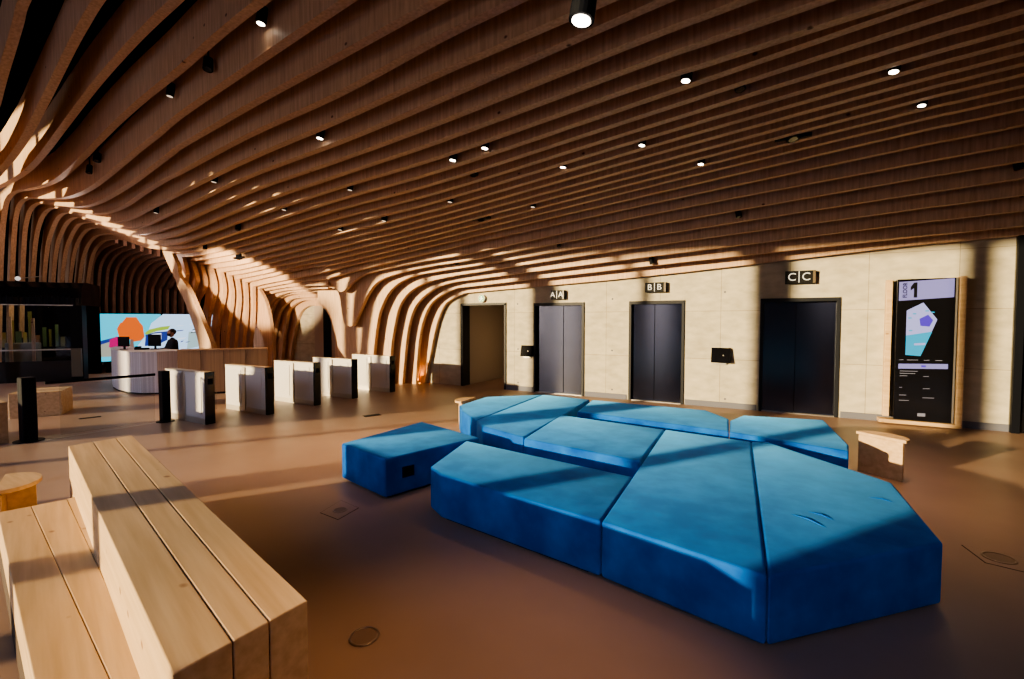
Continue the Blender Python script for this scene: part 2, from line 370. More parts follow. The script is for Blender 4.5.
for i in range(0, 31):
    ip = img_path(i); fin_paths[i] = ip
    P = catmull(right_ext(to_plane(ip, i)), 5)
    P = [(x, max(z, 0)) for x, z in P]
    poly = list(P)
    win, dep = (1.4, .5) if i <= 16 else (.3, .55)
    if i <= 3:
        arch = catmull(to_plane(LEFT_ARCH[i], i), 4); arch = [(x, max(z, 0)) for x, z in arch]
        poly[-1] = (poly[-1][0], 0); arch[0] = (arch[0][0], 0); arch[-1] = (arch[-1][0], 0)
        poly += arch; xl = arch[-1][0]-.7; poly += [(xl, 0)]
    elif i == 4:
        left = to_plane([(341, 384), (340.5, 345), (337, 329), (333, 315), (327, 306.5), (321, 303.5)], 4)
        poly[-1] = (poly[-1][0], 0); left[0] = (left[0][0], 0); left = catmull(left, 3)
        poly += left; xl = left[-1][0]
    elif i in (5, 6):
        xl = poly[-1][0]-.02
    elif i == 7:
        leg = to_plane([(247, 303), (256, 316), (263, 331), (267.5, 345), (270, 384)], 7)
        leg = catmull([poly[-1]]+leg, 4); leg[-1] = (leg[-1][0], 0)
        # pier: solid from the arch side of the reception to the small arch
        foot = leg[-1][0]+.55
        poly = [p for p in poly]
        hall = [p for p in P]
        pier_r = to_plane([(262, 289), (268, 300), (273, 320), (276, 345), (277, 384)], 7); pier_r = catmull(pier_r, 3)[::1]
        pier_r[-1] = (pier_r[-1][0], 0)
        hall = [p for p in hall if p[0] > pier_r[0][0]+.05]
        poly = hall+pier_r+leg[::-1]; xl = poly[-1][0]
    elif 8 <= i <= 17:
        right = to_plane(LEG[i], i)
        r = catmull([P[-1]]+right, 4); r[-1] = (r[-1][0], 0); r = [(x, max(z, 0)) for x, z in r]
        if i == 17:
            left = catmull(to_plane([(206, 392), (203, 345), (195, 318), (187, 297), (178, 277), (171, 262), (167, 252)], i), 4); left[0] = (left[0][0], 0)
        else:
            left = [(x-(.32+.3*min(1, z/3.2)**2), z) for x, z in r][::-1]
        poly += r[1:]+left; xl = left[-1][0]
    elif i <= 27:
        xl = poly[-1][0]-.2; poly[-1] = (poly[-1][0], 0); poly.append((xl, 0))
    else:
        # leaves the picture on the left: carry on, corner and leg built beyond the frame
        x0, z0 = poly[-1]
        ext = [(x0-.8, z0-.35), (x0-1.8, z0-.6), (x0-3.0, z0-.7), (x0-3.8, z0-.9), (x0-4.3, z0-1.6), (x0-4.6, 2.0), (x0-4.7, 0)]
        e = catmull([poly[-1]]+ext, 4); poly += e[1:]; xl = poly[-1][0]-.32; poly.append((xl, 0))
    xr = poly[0][0]
    n = 60; xs = [xl+(xr-xl)*k/n for k in range(n+1)]
    src = [p for p in poly]
    tp = top_of(src, win, dep, xs)
    if i >= 18:   # round the outer shoulder of the leg
        pass
    poly += tp
    near = 'nearest the concrete lift wall' if i == 0 else '%s out from the concrete lift wall' % ORD[i+1]
    o = slab('timber_fin', poly, i, M['fin'])
    tag(o, 'curved timber ceiling fin, %s' % near, 'ceiling fin', GRP)
for i, pts in HORN.items():
    P = catmull(to_plane(pts, i), 4)
    poly = P+[(P[-1][0], P[-1][1]+.25)]+[(x, max(z+.12, P[0][1]+.4)) for x, z in P[::-1]]
    o = slab('timber_fin_stub', poly, i, M['fin'], th=TH-.006)
    tag(o, 'short curved timber fin end left of the small arch, %s of three from the arch' % ORD[i-3], 'ceiling fin', 'short fin ends beside the small arch')

# dark timber ribs of the reception back wall
GR2 = 'dark vertical ribs behind the reception screen'
for k in range(15):
    px = 93+7.6*k
    base = at_dist(px, 18.6+.12*k)
    a = .1
    zt = 4.35-.075*k
    Y0 = base.y+a*base.x
    prof = [(base.x, 0), (base.x+.03, 2.0), (base.x+.12, 3.0), (base.x+.4, zt-.45), (base.x+.95, zt-.1), (base.x+1.8, zt+.1), (base.x+3.2, zt+.15)]
    pr = catmull(prof, 4); bm = bmesh.new()
    outer = [(x, z) for x, z in pr]; inner = [(base.x+3.2, zt+.6), (base.x-.3, zt+.6), (base.x-.3, 0)]
    bm = slab_mesh(outer+inner, Y0, a, .1)
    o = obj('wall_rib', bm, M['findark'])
    tag(o, 'dark vertical timber rib behind the reception screen, %s from the left' % ORD[k+1], 'wall rib', GR2)

# ------------------------------------------------------------------ spotlights
M['lamp'] = emis('lamp_glow', (1, .88, .72), 9)
M['lampdim'] = emis('lamp_dim', (1, .8, .6), .6)
def y_at(i, px):
    p = sorted(fin_paths[i]); 
    if px < p[0][0] or px > p[-1][0]+130: return None
    if px >= p[-1][0]:
        (x0, y0), (x1, y1) = p[-2], p[-1]; return y1+(y1-y0)/(x1-x0)*(px-x1)
    for (x0, y0), (x1, y1) in zip(p, p[1:]):
        if x0 <= px <= x1: return y0+(y1-y0)*(px-x0)/(x1-x0)
def gap_of(px, py):
    best = None
    for i in range(0, 31):
        y = y_at(i, px)
        if y is not None and y <= py and (best is None or y > best[0]): best = (y, i)
    return best[1] if best else 30
SPOTS = [(261, 22, 2, .055, 'largest, near the top left'), (208, 68, 0, .06, 'unlit, below the largest one'), (170, 95, 1, .05, 'lit, second from the top left'),
 (582, 16, 2, .055, 'bright, at the top centre'), (686, 79, 2, .055, 'bright, right of centre'), (894, 70, 2, .055, 'bright, upper one of the two at far right'), (922, 104, 2, .05, 'bright, lower one of the two at far right'),
 (320, 137, 2, .055, 'bright, alone over the left of the hall'), (453, 159, 2, .055, 'bright, left one of the close centre pair'), (485, 147, 2, .055, 'bright, right one of the close centre pair'),
 (563, 166, 2, .05, 'small and bright, right of the close centre pair'), (642, 144, 2, .05, 'small and bright, above the middle lift'), (701, 163, 2, .05, 'small and bright, right of the middle lift'),
 (350, 189, 1, .05, 'dim, behind the lone bright one'), (533, 206, 1, .05, 'dim, above the exit sign'), (214, 181, 1, .055, 'dim, right one of the left pair'), (156, 212, 1, .05, 'dim, near the pale ridge'),
 (97, 160, 0, .06, 'unlit, far left near the ridge'), (89, 172, 0, .05, 'unlit, lowest at far left'), (284, 209, 1, .055, 'tiny, left of centre'), (384, 220, 1, .055, 'tiny, above the small arch'),
 (340, 229, 1, .055, 'tiny, over the turnstiles'), (238, 229, 0, .055, 'tiny and dark, over the turnstiles'), (450, 201, 1, .05, 'dim, below the close centre pair'), (474, 174, 0, .06, 'dark, just below the close centre pair'),
 (740, 88, 0, .055, 'dark, right of the bright right-centre one'), (739, 216, 0, .05, 'dark, above the middle call panel'), (793, 138, 0, .08, 'dark and wide, above the right lift'), (1020, 167, 0, .06, 'dark, at the right edge'),
 (481, 219, 0, .07, 'dark and wide, above the passage'), (239, 258, 0, .08, 'dark and wide, near the pale ridge'), (205, 248, 0, .05, 'tiny and dark, beside the pale ridge'), (559, 246, 0, .04, 'dark, above the left lift'), (457, 264, 0, .04, 'dark, over the round arch'), (652, 263, 0, .05, 'dark, just above the middle lift sign')]
for px, py, lit, r, where in SPOTS:
    i = gap_of(px, py); j = max(i-1, 0)
    # middle of the gap between fin i (near) and fin i-1 (far)
    Yb = Yi(i)+.09; A_ = (Ai(i)+Ai(j))/2
    c = PYL(px, py, Yb, A_)
    t = thing('ceiling_spotlight', (c.x, c.y, c.z), 'black ceiling spotlight, %s' % where, 'spotlight', 'ceiling spotlights between the fins')
    rr = r*1.05
    wide = 'wide' in where
    bm = bmesh.new()
    n = 20; ring = []
    tilt = Vector((-.12, -.1, -1)).normalized() if lit else Vector((.25, -.2, -1)).normalized()
    L0 = .17 if lit else .14
    tube(bm, [c-tilt*L0, c-tilt*.02, c+tilt*.02], [rr*.9, rr, rr], n)
    obj('housing', bm, M['black'], t, smooth=False)
    bm = bmesh.new(); tube(bm, [c-tilt*L0-Vector((0, 0, .35)) + Vector((0, 0, .7)), c-tilt*(L0-.02)], .012, 8)
    obj('stem', bm, M['black'], t)
    bm = bmesh.new(); tube(bm, [c+tilt*.015, c+tilt*.024], [rr*.74, rr*.74], n)
    obj('lens', bm, (M['blackgloss'], M['lampdim'], M['lamp'])[lit], t)
    if lit == 2:
        ld = bpy.data.lights.new('spot_beam', 'SPOT'); ld.energy = 130; ld.color = (1, .60, .30); ld.spot_size = math.radians(62); ld.spot_blend = .9; ld.shadow_soft_size = .03
        lo = bpy.data.objects.new('spot_beam', ld); COL.objects.link(lo); lo.location = c+tilt*.05; lo.rotation_euler = tilt.to_track_quat('-Z', 'Y').to_euler()
    if wide:
        obj('bracket', nb(c.x-.22, c.x+.22, c.y-.03, c.y+.03, c.z-.01, c.z+.03), M['black'], t)

# ------------------------------------------------------------------ blue modular seat
ZT, ZB = .43, .022
def sofa_mod(pix, label, shrink=.0015, socket=None, crown=.012):
    pts = [G(px, py, ZT) for px, py in pix]
    c = sum(pts, Vector())/len(pts)
    # inset evenly
    n = len(pts); q = []
    area = sum(pts[k].x*pts[(k+1) % n].y-pts[(k+1) % n].x*pts[k].y for k in range(n))
    sg = 1 if area > 0 else -1
    for k in range(n):
        p0, p1, p2 = pts[k-1], pts[k], pts[(k+1) % n]
        e1 = (p1-p0).normalized(); e2 = (p2-p1).normalized()
        n1 = Vector((-e1.y, e1.x))*sg; n2 = Vector((-e2.y, e2.x))*sg
        bis = (n1+n2).normalized(); m = shrink/max(.4, bis.dot(n1)); q.append(Vector((p1.x+bis.x*m, p1.y+bis.y*m)))
    t = thing('sofa_module', (c.x, c.y, 0), label, 'sofa', 'modules of the blue angular seat')
    bm = bmesh.new()
    lo = [bm.verts.new((p.x, p.y, ZB)) for p in q]; hi = [bm.verts.new((p.x, p.y, ZT-.004)) for p in q]
    bm.faces.new(lo[::-1]); top = bm.faces.new(hi)
    for k in range(n): bm.faces.new((lo[k], lo[(k+1) % n], hi[(k+1) % n], hi[k]))
    bmesh.ops.bevel(bm, geom=[e for e in bm.edges], offset=.024, segments=5, profile=.5, affect='EDGES')
    # soft crown
    bmesh.ops.triangulate(bm, faces=[f for f in bm.faces if len(f.verts) > 4])
    obj('upholstery', bm, M['velvet'], t, smooth=True)
    if 'creased' in label:
        for (ax, ay), (bx, by), (mx, my) in (((788, 513), (829, 529), (808, 519)), ((806, 511), (836, 521), (821, 514.5)), ((866, 497), (896, 503), (881, 498.5))):
            p_ = [G(ax, ay, ZT-.006), G((ax+mx)/2, (ay+my)/2, ZT-.002), G(mx, my, ZT-.001), G((bx+mx)/2, (by+my)/2, ZT-.002), G(bx, by, ZT-.006)]
            obj('crease', tube(bmesh.new(), p_, [.001, .003, .0045, .003, .001], 8), M['velvet'], t, smooth=True)
    pq = [(c.x+(p.x-c.x)*.9, c.y+(p.y-c.y)*.9) for p in q]
    obj('plinth', prism(pq, 0, ZB+.01), M['black'], t)
    if socket:
        a, b_ = G(socket[0], socket[1], .23), None
        e = (pts[2]-pts[1]).normalized(); nrm = Vector((e.y, -e.x, 0)); 
        if nrm.dot(C0-pts[1]) < 0: nrm = -nrm
        # project centre on the face line
        d = ray(*socket); tt = (pts[1]-C0).dot(nrm)/d.dot(nrm); p = C0+d*tt
        o = p+nrm*(-shrink)
        s = obj('power_socket', obox((o.x, o.y), (e.x, e.y), (nrm.x, nrm.y), -.07, .07, 0, .012, p.z-.055, p.z+.055), M['socket'], t)
        for sx in (-.032, .032):
            obj('outlet', obox((o.x, o.y), (e.x, e.y), (nrm.x, nrm.y), sx-.02, sx+.02, .0125, .016, p.z-.022, p.z+.022), M['black'], s)
sofa_mod([(341, 443), (384.5, 459), (480, 437), (422, 421)], 'separate blue velvet ottoman left of the main seat with a black power socket', socket=(408, 471))
sofa_mod([(430, 466), (440, 474), (601, 521), (633, 476), (466, 440)], 'long blue velvet seat module at the front left of the main seat')
sofa_mod([(601, 521), (768, 576), (751, 441), (665, 429)], 'big blue velvet seat module in the front centre, widening towards the camera')
sofa_mod([(768, 576), (944, 542), (892.5, 482), (768, 441.5), (751, 441)], 'big blue velvet seat module at the front right corner with creased top')
sofa_mod([(523.5, 438), (640, 461), (665, 429), (561, 414.5)], 'blue velvet seat module in the middle, lit in full behind the front left one')
sofa_mod([(459, 405), (462, 411), (476, 420), (543, 394.3), (486, 396.5)], 'slim blue velvet seat module at the far left back beside the round side table')
sofa_mod([(476, 420), (483, 426), (523.5, 437), (590, 399.2), (543, 394.3)], 'blue velvet seat module crossed by a shadow band, second from the far left back')
sofa_mod([(577, 411), (729, 431), (729, 418.5), (706, 409.8), (592, 399.6)], 'low looking blue velvet seat module along the back towards the middle lift')
sofa_mod([(729.5, 431.5), (849, 451), (849, 444), (824, 419.5), (743, 415), (730, 420)], 'blue velvet seat module at the back right beside the wooden side table')

# ------------------------------------------------------------------ stepped timber bench (foreground left)
def quadprism(c4, z0, z1):
    return prism([(p.x, p.y) for p in c4], z0, z1)
def lerp(a, b, f): return a+(b-a)*f
def bench():
    NR, NL, FL, FR = G(308, 600, .75), G(172, 675, .75), G(68, 446, .75), G(132, 435.3, .75)
    t = thing('stepped_bench', (NR.x, NR.y, 0), 'pale timber two-step bench of thick beams in the left foreground', 'bench')
    wood = M['benchwood']
    cut = [0, .335, .61, 1]; cutf = [0, .27, .63, 1]
    for k in range(3):
        g = .004
        a0, a1 = cut[k]+g, cut[k+1]-g; f0, f1 = cutf[k]+g, cutf[k+1]-g
        obj('beam', quadprism([lerp(NR, NL, a0), lerp(NR, NL, a1), lerp(FR, FL, f1), lerp(FR, FL, f0)], .36, .75), wood, t, bevel=.005)
    inn = lambda f: [lerp(NR, NL, .02), lerp(NR, NL, .98), lerp(FR, FL, .98), lerp(FR, FL, .02)]
    c = (NR+NL+FL+FR)/4
    obj('backing', quadprism([c+(p-c)*.99 for p in (NR, NL, FL, FR)], .02, .744), M['gap'], t)
    obj('beam', quadprism([NR, NL, FL, FR], 0, .356), wood, t, bevel=.005)
    z = .42
    def line(x0, y0, x1, y1, y): return G(x0+(x1-x0)*(y-y0)/(y1-y0), y, z)
    edges = [((-3, 512.5), (33, 679)), ((31, 506), (110, 679)), ((67, 499), (151, 679)), ((80, 495.5), (160, 679))]
    ends = [(G(*e[0], z), G(*e[1], z)) for e in edges]
    ext = [(a_, a_+(b2-a_)*(1+.45)) for a_, b2 in ends]
    # keep the inner edge just outside the tall block
    for k in range(3):
        (a0, b0), (a1, b1) = ext[k], ext[k+1]
        q = [lerp(a0, a1, .006), lerp(a0, a1, .994), lerp(b0, b1, .994), lerp(b0, b1, .006)]
        obj('step_beam', quadprism(q, .2, z), wood, t, bevel=.005)
    q = [ext[0][0], ext[3][0], ext[3][1], ext[0][1]]; c = sum(q, Vector())/4
    obj('step_base', quadprism([c+(p-c)*.985 for p in q], 0, z-.006), M['gap'], t)
    u = (FR-NR).normalized(); v = (NL-NR).normalized()
    obj('corner_block', obox(NR, u, v, -.14, -.004, .20, .34, .3, .545), wood, t, bevel=.005)
bench()

# ------------------------------------------------------------------ wooden side tables
def side_table(c, zt, r, rot, label, slab_=.035):
    t = thing('side_table', (c.x, c.y, 0), label, 'side table', 'half-round wooden side tables')
    pts = []
    for k in range(25):
        a = math.pi*k/24; pts.append(Vector((r*1.05*math.cos(a), r*.82*math.sin(a))))
    pts = [Vector((r*1.05, -.12*r)), ]+pts+[Vector((-r*1.05, -.12*r))]
    R = Matrix.Rotation(rot, 2); pts = [(c.x+(R@p).x, c.y+(R@p).y) for p in pts]
    obj('table_top', prism(pts, zt-slab_, zt), M['pale'], t, bevel=.006)
    u = Vector((math.cos(rot), math.sin(rot), 0)); v = Vector((-u.y, u.x, 0))
    obj('front_panel', obox(c, u, v, -r*.93, r*.93, -.11*r, -.11*r+.035, 0, zt-slab_), M['pale'], t, bevel=.004)
    obj('cross_panel', obox(c, u, v, -.018, .018, -.11*r+.036, r*.68, 0, zt-slab_), M['pale'], t, bevel=.004)
# right one
a = G(857, 470); b_ = G(901, 482)
c = (a+b_)/2; u = (b_-a); rot = math.atan2(u.y, u.x)
side_table(c+Vector((-u.y, u.x, 0)).normalized()*.04, .48, u.length/2*1.08, rot, 'half-round wooden side table right of the blue seat, before the lift wall')
F2 = Vector((fw.x, fw.y, 0)).normalized(); u = F2*.89+rt*.406; c = F2*8.44+rt*(-.79)
side_table(c, .45, .25, math.atan2(u.y, u.x), 'small round-topped wooden side table behind the far left end of the blue seat')
c = G(6, 482, .5); c.z = 0
side_table(c+Vector((-.02, 0, 0)), .5, .27, math.radians(-20), 'wooden side table at the left edge of the picture behind the bench')

# ------------------------------------------------------------------ far benches on the left
def block_bench(p0, p1, depth, h, label):
    u = (p1-p0); Ln = u.length; u.normalize(); v = Vector((-u.y, u.x, 0))
    if v.dot(C0-p0) > 0: v = -v
    t = thing('timber_bench', (p0.x, p0.y, 0), label, 'bench', 'low timber block benches at the left')
    for k in range(3):
        obj('beam', obox(p0, u, v, 0, Ln, depth*k/3+.003, depth*(k+1)/3-.003, .0, h), M['pale'], t, bevel=.006)
block_bench(G(-30, 449), G(9, 443), .5, .62, 'tall timber block bench cut by the left edge beside the black post')
block_bench(G(9, 419), G(62, 415), .8, .47, 'low timber block bench behind the black post at left')

# ------------------------------------------------------------------ turnstiles
def turnstile(p, label, glass_dir=None):
    t = thing('turnstile', (p.x, p.y, 0), label, 'turnstile', 'speed gates in a row')
    Ln = 1.42; th = .16; h = .93
    x1 = p.x; x0 = p.x-Ln; y0 = p.y; y1 = p.y+th
    obj('body', nb(x0, x1-.05, y0+.012, y1-.012, .0, h-.02), M['white'], t, bevel=.008)
    obj('end_cap', nb(x1-.05, x1, y0, y1, 0, h), M['blackgloss'], t, bevel=.012)
    obj('top_cover', nb(x0-.003, x1-.05, y0+.005, y1-.005, h-.02, h), M['steel'], t, bevel=.004)
    for a_, b2 in ((x0+.05, x0+.56), (x0+.80, x1-.16)):
        f = obj('side_panel', nb(a_, b2, y0+.002, y0+.013, .16, h-.09), M['white'], t, bevel=.003)
    obj('lower_trim', nb(x0+.02, x1-.06, y0+.004, y0+.013, .0, .1), M['steel'], t)
    obj('hinge_column', nb(x0+.62, x0+.72, y0-.012, y1+.012, .02, h-.03), M['steel'], t, bevel=.01)
    w = obj('glass_wing', nb(x0+.665, x0+.675, y1+.013, y1+.42, .12, h-.06), M['glass'], t)
    obj('reader', nb(x1-.04, x1+.004, y0+.035, y1-.035, h-.22, h-.12), M['black'], t, bevel=.003)
names = ['nearest white turnstile of the row, beside the slim black post', 'second white turnstile, in front of the reception counter', 'third turnstile, in the middle of the row of five', 'fourth turnstile, before the small arch', 'farthest turnstile of the row, in front of the curved pier']
for (px, py), nm in zip([(206.5, 425), (267, 415.3), (315, 406), (353, 399), (391, 392.5)], names):
    turnstile(G(px, py), nm)

# black posts with swing barrier
def post(px, py, w, h, label):
    c = G(px, py)
    t = thing('gate_post', (c.x, c.y, 0), label, 'post', 'black posts of the swing barrier')
    obj('pillar', nb(c.x-w/2, c.x+w/2, c.y-w*.45, c.y+w*.45, .01, h), M['black'], t, bevel=.015, seg=3)
    obj('base_plate', disc((c.x, c.y, 0), w*.95, .012), M['black'], t)
    return c
pa = post(29, 441, .19, .98, 'thick black gate post at the left before the timber benches')
pb = post(165.5, 421.5, .15, .93, 'slim black gate post beside the nearest turnstile')
t = thing('swing_barrier', (pa.x, pa.y+.1, 0), 'long thin dark handrail with clear glass leaf between the two black posts', 'barrier')
bm = bmesh.new(); q0 = G(45, 383, .92); q1 = G(155, 374.5, .92)
tube(bm, [q0, q1], .022, 8); obj('rail', bm, M['black'], t)
dirv = (q1-q0).normalized(); nv = Vector((-dirv.y, dirv.x, 0))
obj('glass_leaf', obox((q0.x, q0.y), dirv.xy.to_3d(), nv, .15, (q1-q0).length-.02, -.005, .005, .12, .875), M['glass'], t)
# thin metal strip in floor
p0, p1 = G(0, 447.5), G(160, 422)
u = (p1-p0).normalized(); v = Vector((-u.y, u.x, 0))
tag(obj('floor_strip', obox(p0, u, v, -2, (p1-p0).length, -.012, .012, 0, .004), M['steel']), 'thin metal strip across the floor between the black posts', 'floor strip')

# ------------------------------------------------------------------ floor boxes
M['plate'] = M['floor']
M['ringm'] = mat('floor_ring', (.32, .24, .19), .35, metal=.7)
M['lidm'] = mat('floor_lid', (.22, .145, .105), .45)
def floor_box(quad, cpx, r, label):
    c = G(*cpx); t = thing('floor_box', (c.x, c.y, 0), label, 'floor box')
    if quad:
        q = [G(*p) for p in quad]; cc = sum(q, Vector())/len(q)
        obj('seam', prism([(p.x, p.y) for p in q], 0.0005, .0025), M['gap'], t)
        q = [cc+(p-cc)*.965 for p in q]
        obj('plate', prism([(p.x, p.y) for p in q], 0.0005, .004), M['plate'], t)
    bm = bmesh.new(); n = 40
    rings = [[bm.verts.new((c.x+rr*math.cos(2*math.pi*k/n), c.y+rr*math.sin(2*math.pi*k/n), zz)) for k in range(n)] for rr, zz in ((r, .004), (r*.98, .009), (r*.84, .009), (r*.82, .004))]
    for A, B in zip(rings, rings[1:]):
        for k in range(n): bm.faces.new((A[k], A[(k+1) % n], B[(k+1) % n], B[k]))
    obj('ring', bm, M['ringm'], t, smooth=True)
    obj('lid', disc((c.x, c.y, .0035), r*.815, .002), M['lidm'], t)
floor_box(None, (364, 637), .088, 'round floor box with metal ring in the foreground beside the bench')
floor_box([(320, 513), (341, 500.5), (359, 508), (338, 520)], (340, 510.5), .068, 'square floor plate with round lid left of the front seat module')
a0, a1, a2 = G(961, 545), G(985, 563), G(1026, 573.5)
q3 = a0+(a2-a1)
floor_box([(961, 545), (985, 563), (1060, 581), (1045, 562)], (999, 558.5), .105, 'floor plate with round lid at the right edge of the floor')
def slot(px0, py0, px1, py1, w, label):
    a_, b2 = G(px0, py0), G(px1, py1); u = (b2-a_).normalized(); v = Vector((-u.y, u.x, 0))
    tag(obj('floor_grille', obox(a_, u, v, 0, (b2-a_).length, -w, w, 0.0, .006), M['black']), label, 'floor grille')
slot(79, 419, 101, 416.5, .05, 'dark slim floor grille between the benches and the reception')
slot(364, 416.5, 380, 414.5, .07, 'dark floor grille in front of the farthest turnstile')

# ------------------------------------------------------------------ lift wall fittings
M['signblk'] = mat('sign_black', (.006, .0055, .005), .6, spec=.2)
M['signwht'] = emis('sign_white', (.9, .85, .72), .55)
M['signbrn'] = mat('sign_brown', (.12, .09, .055), .4)
def lift_sign(px0, px1, py0, py1, s, where):
    y = WY-.10; a_ = PYL(px0, py1, y); b2 = PYL(px1, py0, y)
    t = thing('lift_sign', ((a_.x+b2.x)/2, WY, a_.z), where, 'sign', 'lift letter signs')
    x0, x1, z0, z1 = a_.x, b2.x, a_.z, b2.z
    obj('sign_box', nb(x0, x1, y, WY, z0, z1), M['signblk'], t, bevel=.004)
    obj('end_strip', nb(x1-.045, x1-.002, y-.004, y-.0005, z0+.004, z1-.004), M['signbrn'], t)
    m = (x0+x1)/2-.02; h = (z1-z0)
    obj('divider', nb(m-.007, m+.007, y-.006, y, z0+.02, z1-.01), M['signwht'], t)
    text('letter', s[0], h*.85, M['signwht'], (m-h*.48, y-.008, (z0+z1)/2), (math.pi/2, 0, 0), t)
    text('letter', s[1], h*.85, M['signwht'], (m+h*.48, y-.008, (z0+z1)/2), (math.pi/2, 0, 0), t)
lift_sign(551, 564, 290, 299.5, 'AA', 'black illuminated letter sign above the left lift')
lift_sign(645, 666, 282, 292.5, 'BB', 'black illuminated letter sign above the middle lift')
lift_sign(785, 816, 270, 284, 'CC', 'black illuminated letter sign above the right lift')
def call_panel(px0, px1, py0, py1, label):
    y = WY-.02; a_ = PYL(px0, py1, y); b2 = PYL(px1, py0, y)
    t = thing('call_panel', ((a_.x+b2.x)/2, WY, a_.z), label, 'call panel', 'lift call panels')
    x0, x1, z0, z1 = a_.x, b2.x, a_.z, b2.z
    bm = bmesh.new()      # wedge: bottom sticks out
    v = [bm.verts.new(p) for p in ((x0, WY, z0), (x1, WY, z0), (x1, WY, z1), (x0, WY, z1), (x0, WY-.13, z0), (x1, WY-.13, z0), (x1, WY-.06, z1), (x0, WY-.06, z1))]
    for f in ((0, 3, 2, 1), (4, 5, 6, 7), (0, 1, 5, 4), (3, 7, 6, 2), (0, 4, 7, 3), (1, 2, 6, 5)): bm.faces.new([v[k] for k in f])
    obj('housing', bm, M['blackgloss'], t, bevel=.006)
    obj('lower_lip', nb(x0+.06, x1-.08, WY-.05, WY, z0-.045, z0-.002), M['steel'], t, bevel=.003)
    bm = bmesh.new(); cx, cz = (x0+x1)/2, (z0+z1)/2; tube(bm, [(cx+.05, WY-.105, cz), (cx+.05, WY-.088, cz)], .012, 12)
    obj('button', bm, M['steel'], t)
call_panel(522, 533.5, 345.5, 356, 'small black call panel beside the left lift')
call_panel(711.5, 731, 348, 362, 'small black call panel between the middle and right lifts')
# tie holes
for k, (px, py) in enumerate([(517.6, 304), (518, 349), (518, 382.5), (612.5, 299), (612, 350.5), (612, 389.5), (725, 292), (725, 399), (439, 347)]):
    p = PYL(px, py, WY-.002); bm = bmesh.new(); tube(bm, [(p.x, WY-.004, p.z), (p.x, WY+.01, p.z)], .022, 12)
    pos = ['upper, left of the left lift', 'middle, left of the left lift', 'lower, left of the left lift', 'upper, right of the left lift', 'middle, right of the left lift', 'lower, right of the left lift', 'upper, above the middle call panel', 'lower, below the middle call panel', 'left of the passage opening'][k]
    tag(obj('tie_hole', bm, M['greytrim']), 'small dark tie hole in the concrete wall, %s' % pos, 'tie hole', 'tie holes in the concrete wall')
# exit sign
p = PYL(481.5, 298.5, WY-.06)
t = thing('exit_sign', (p.x, WY, p.z-.1), 'small round green exit sign with white running figure above the passage', 'exit sign')
M['green'] = emis('exit_green', (.0, .22, .05), 1.3); M['exwhite'] = emis('exit_white', (.9, 1, .9), 1.2)
bm = bmesh.new(); tube(bm, [(p.x, WY, p.z), (p.x, WY-.06, p.z)], .105, 28); obj('case', bm, M['white'], t)
bm = bmesh.new(); tube(bm, [(p.x, WY-.06, p.z), (p.x, WY-.065, p.z)], .095, 28); obj('green_face', bm, M['green'], t)
bm = bmesh.new(); yy = WY-.069
def q2(bm, pts):
    f = [bm.verts.new((p.x+a_, yy, p.z+b2)) for a_, b2 in pts]; r = bm.faces.new(f); return r
q2(bm, [(-.02, .055), (.0, .065), (.02, .055), (.02, .035), (0, .028), (-.02, .035)])
q2(bm, [(-.015, .025), (.02, .02), (.015, -.02), (-.02, -.02)])
q2(bm, [(.0, -.02), (.018, -.02), (.045, -.055), (.03, -.06)]); q2(bm, [(-.02, -.02), (-.003, -.02), (-.035, -.06), (-.055, -.05)])
q2(bm, [(.02, .02), (.05, .0), (.045, -.012), (.015, .005)]); q2(bm, [(-.015, .022), (-.055, .01), (-.05, -.003), (-.015, .008)])
obj('running_figure', bm, M['exwhite'], t)

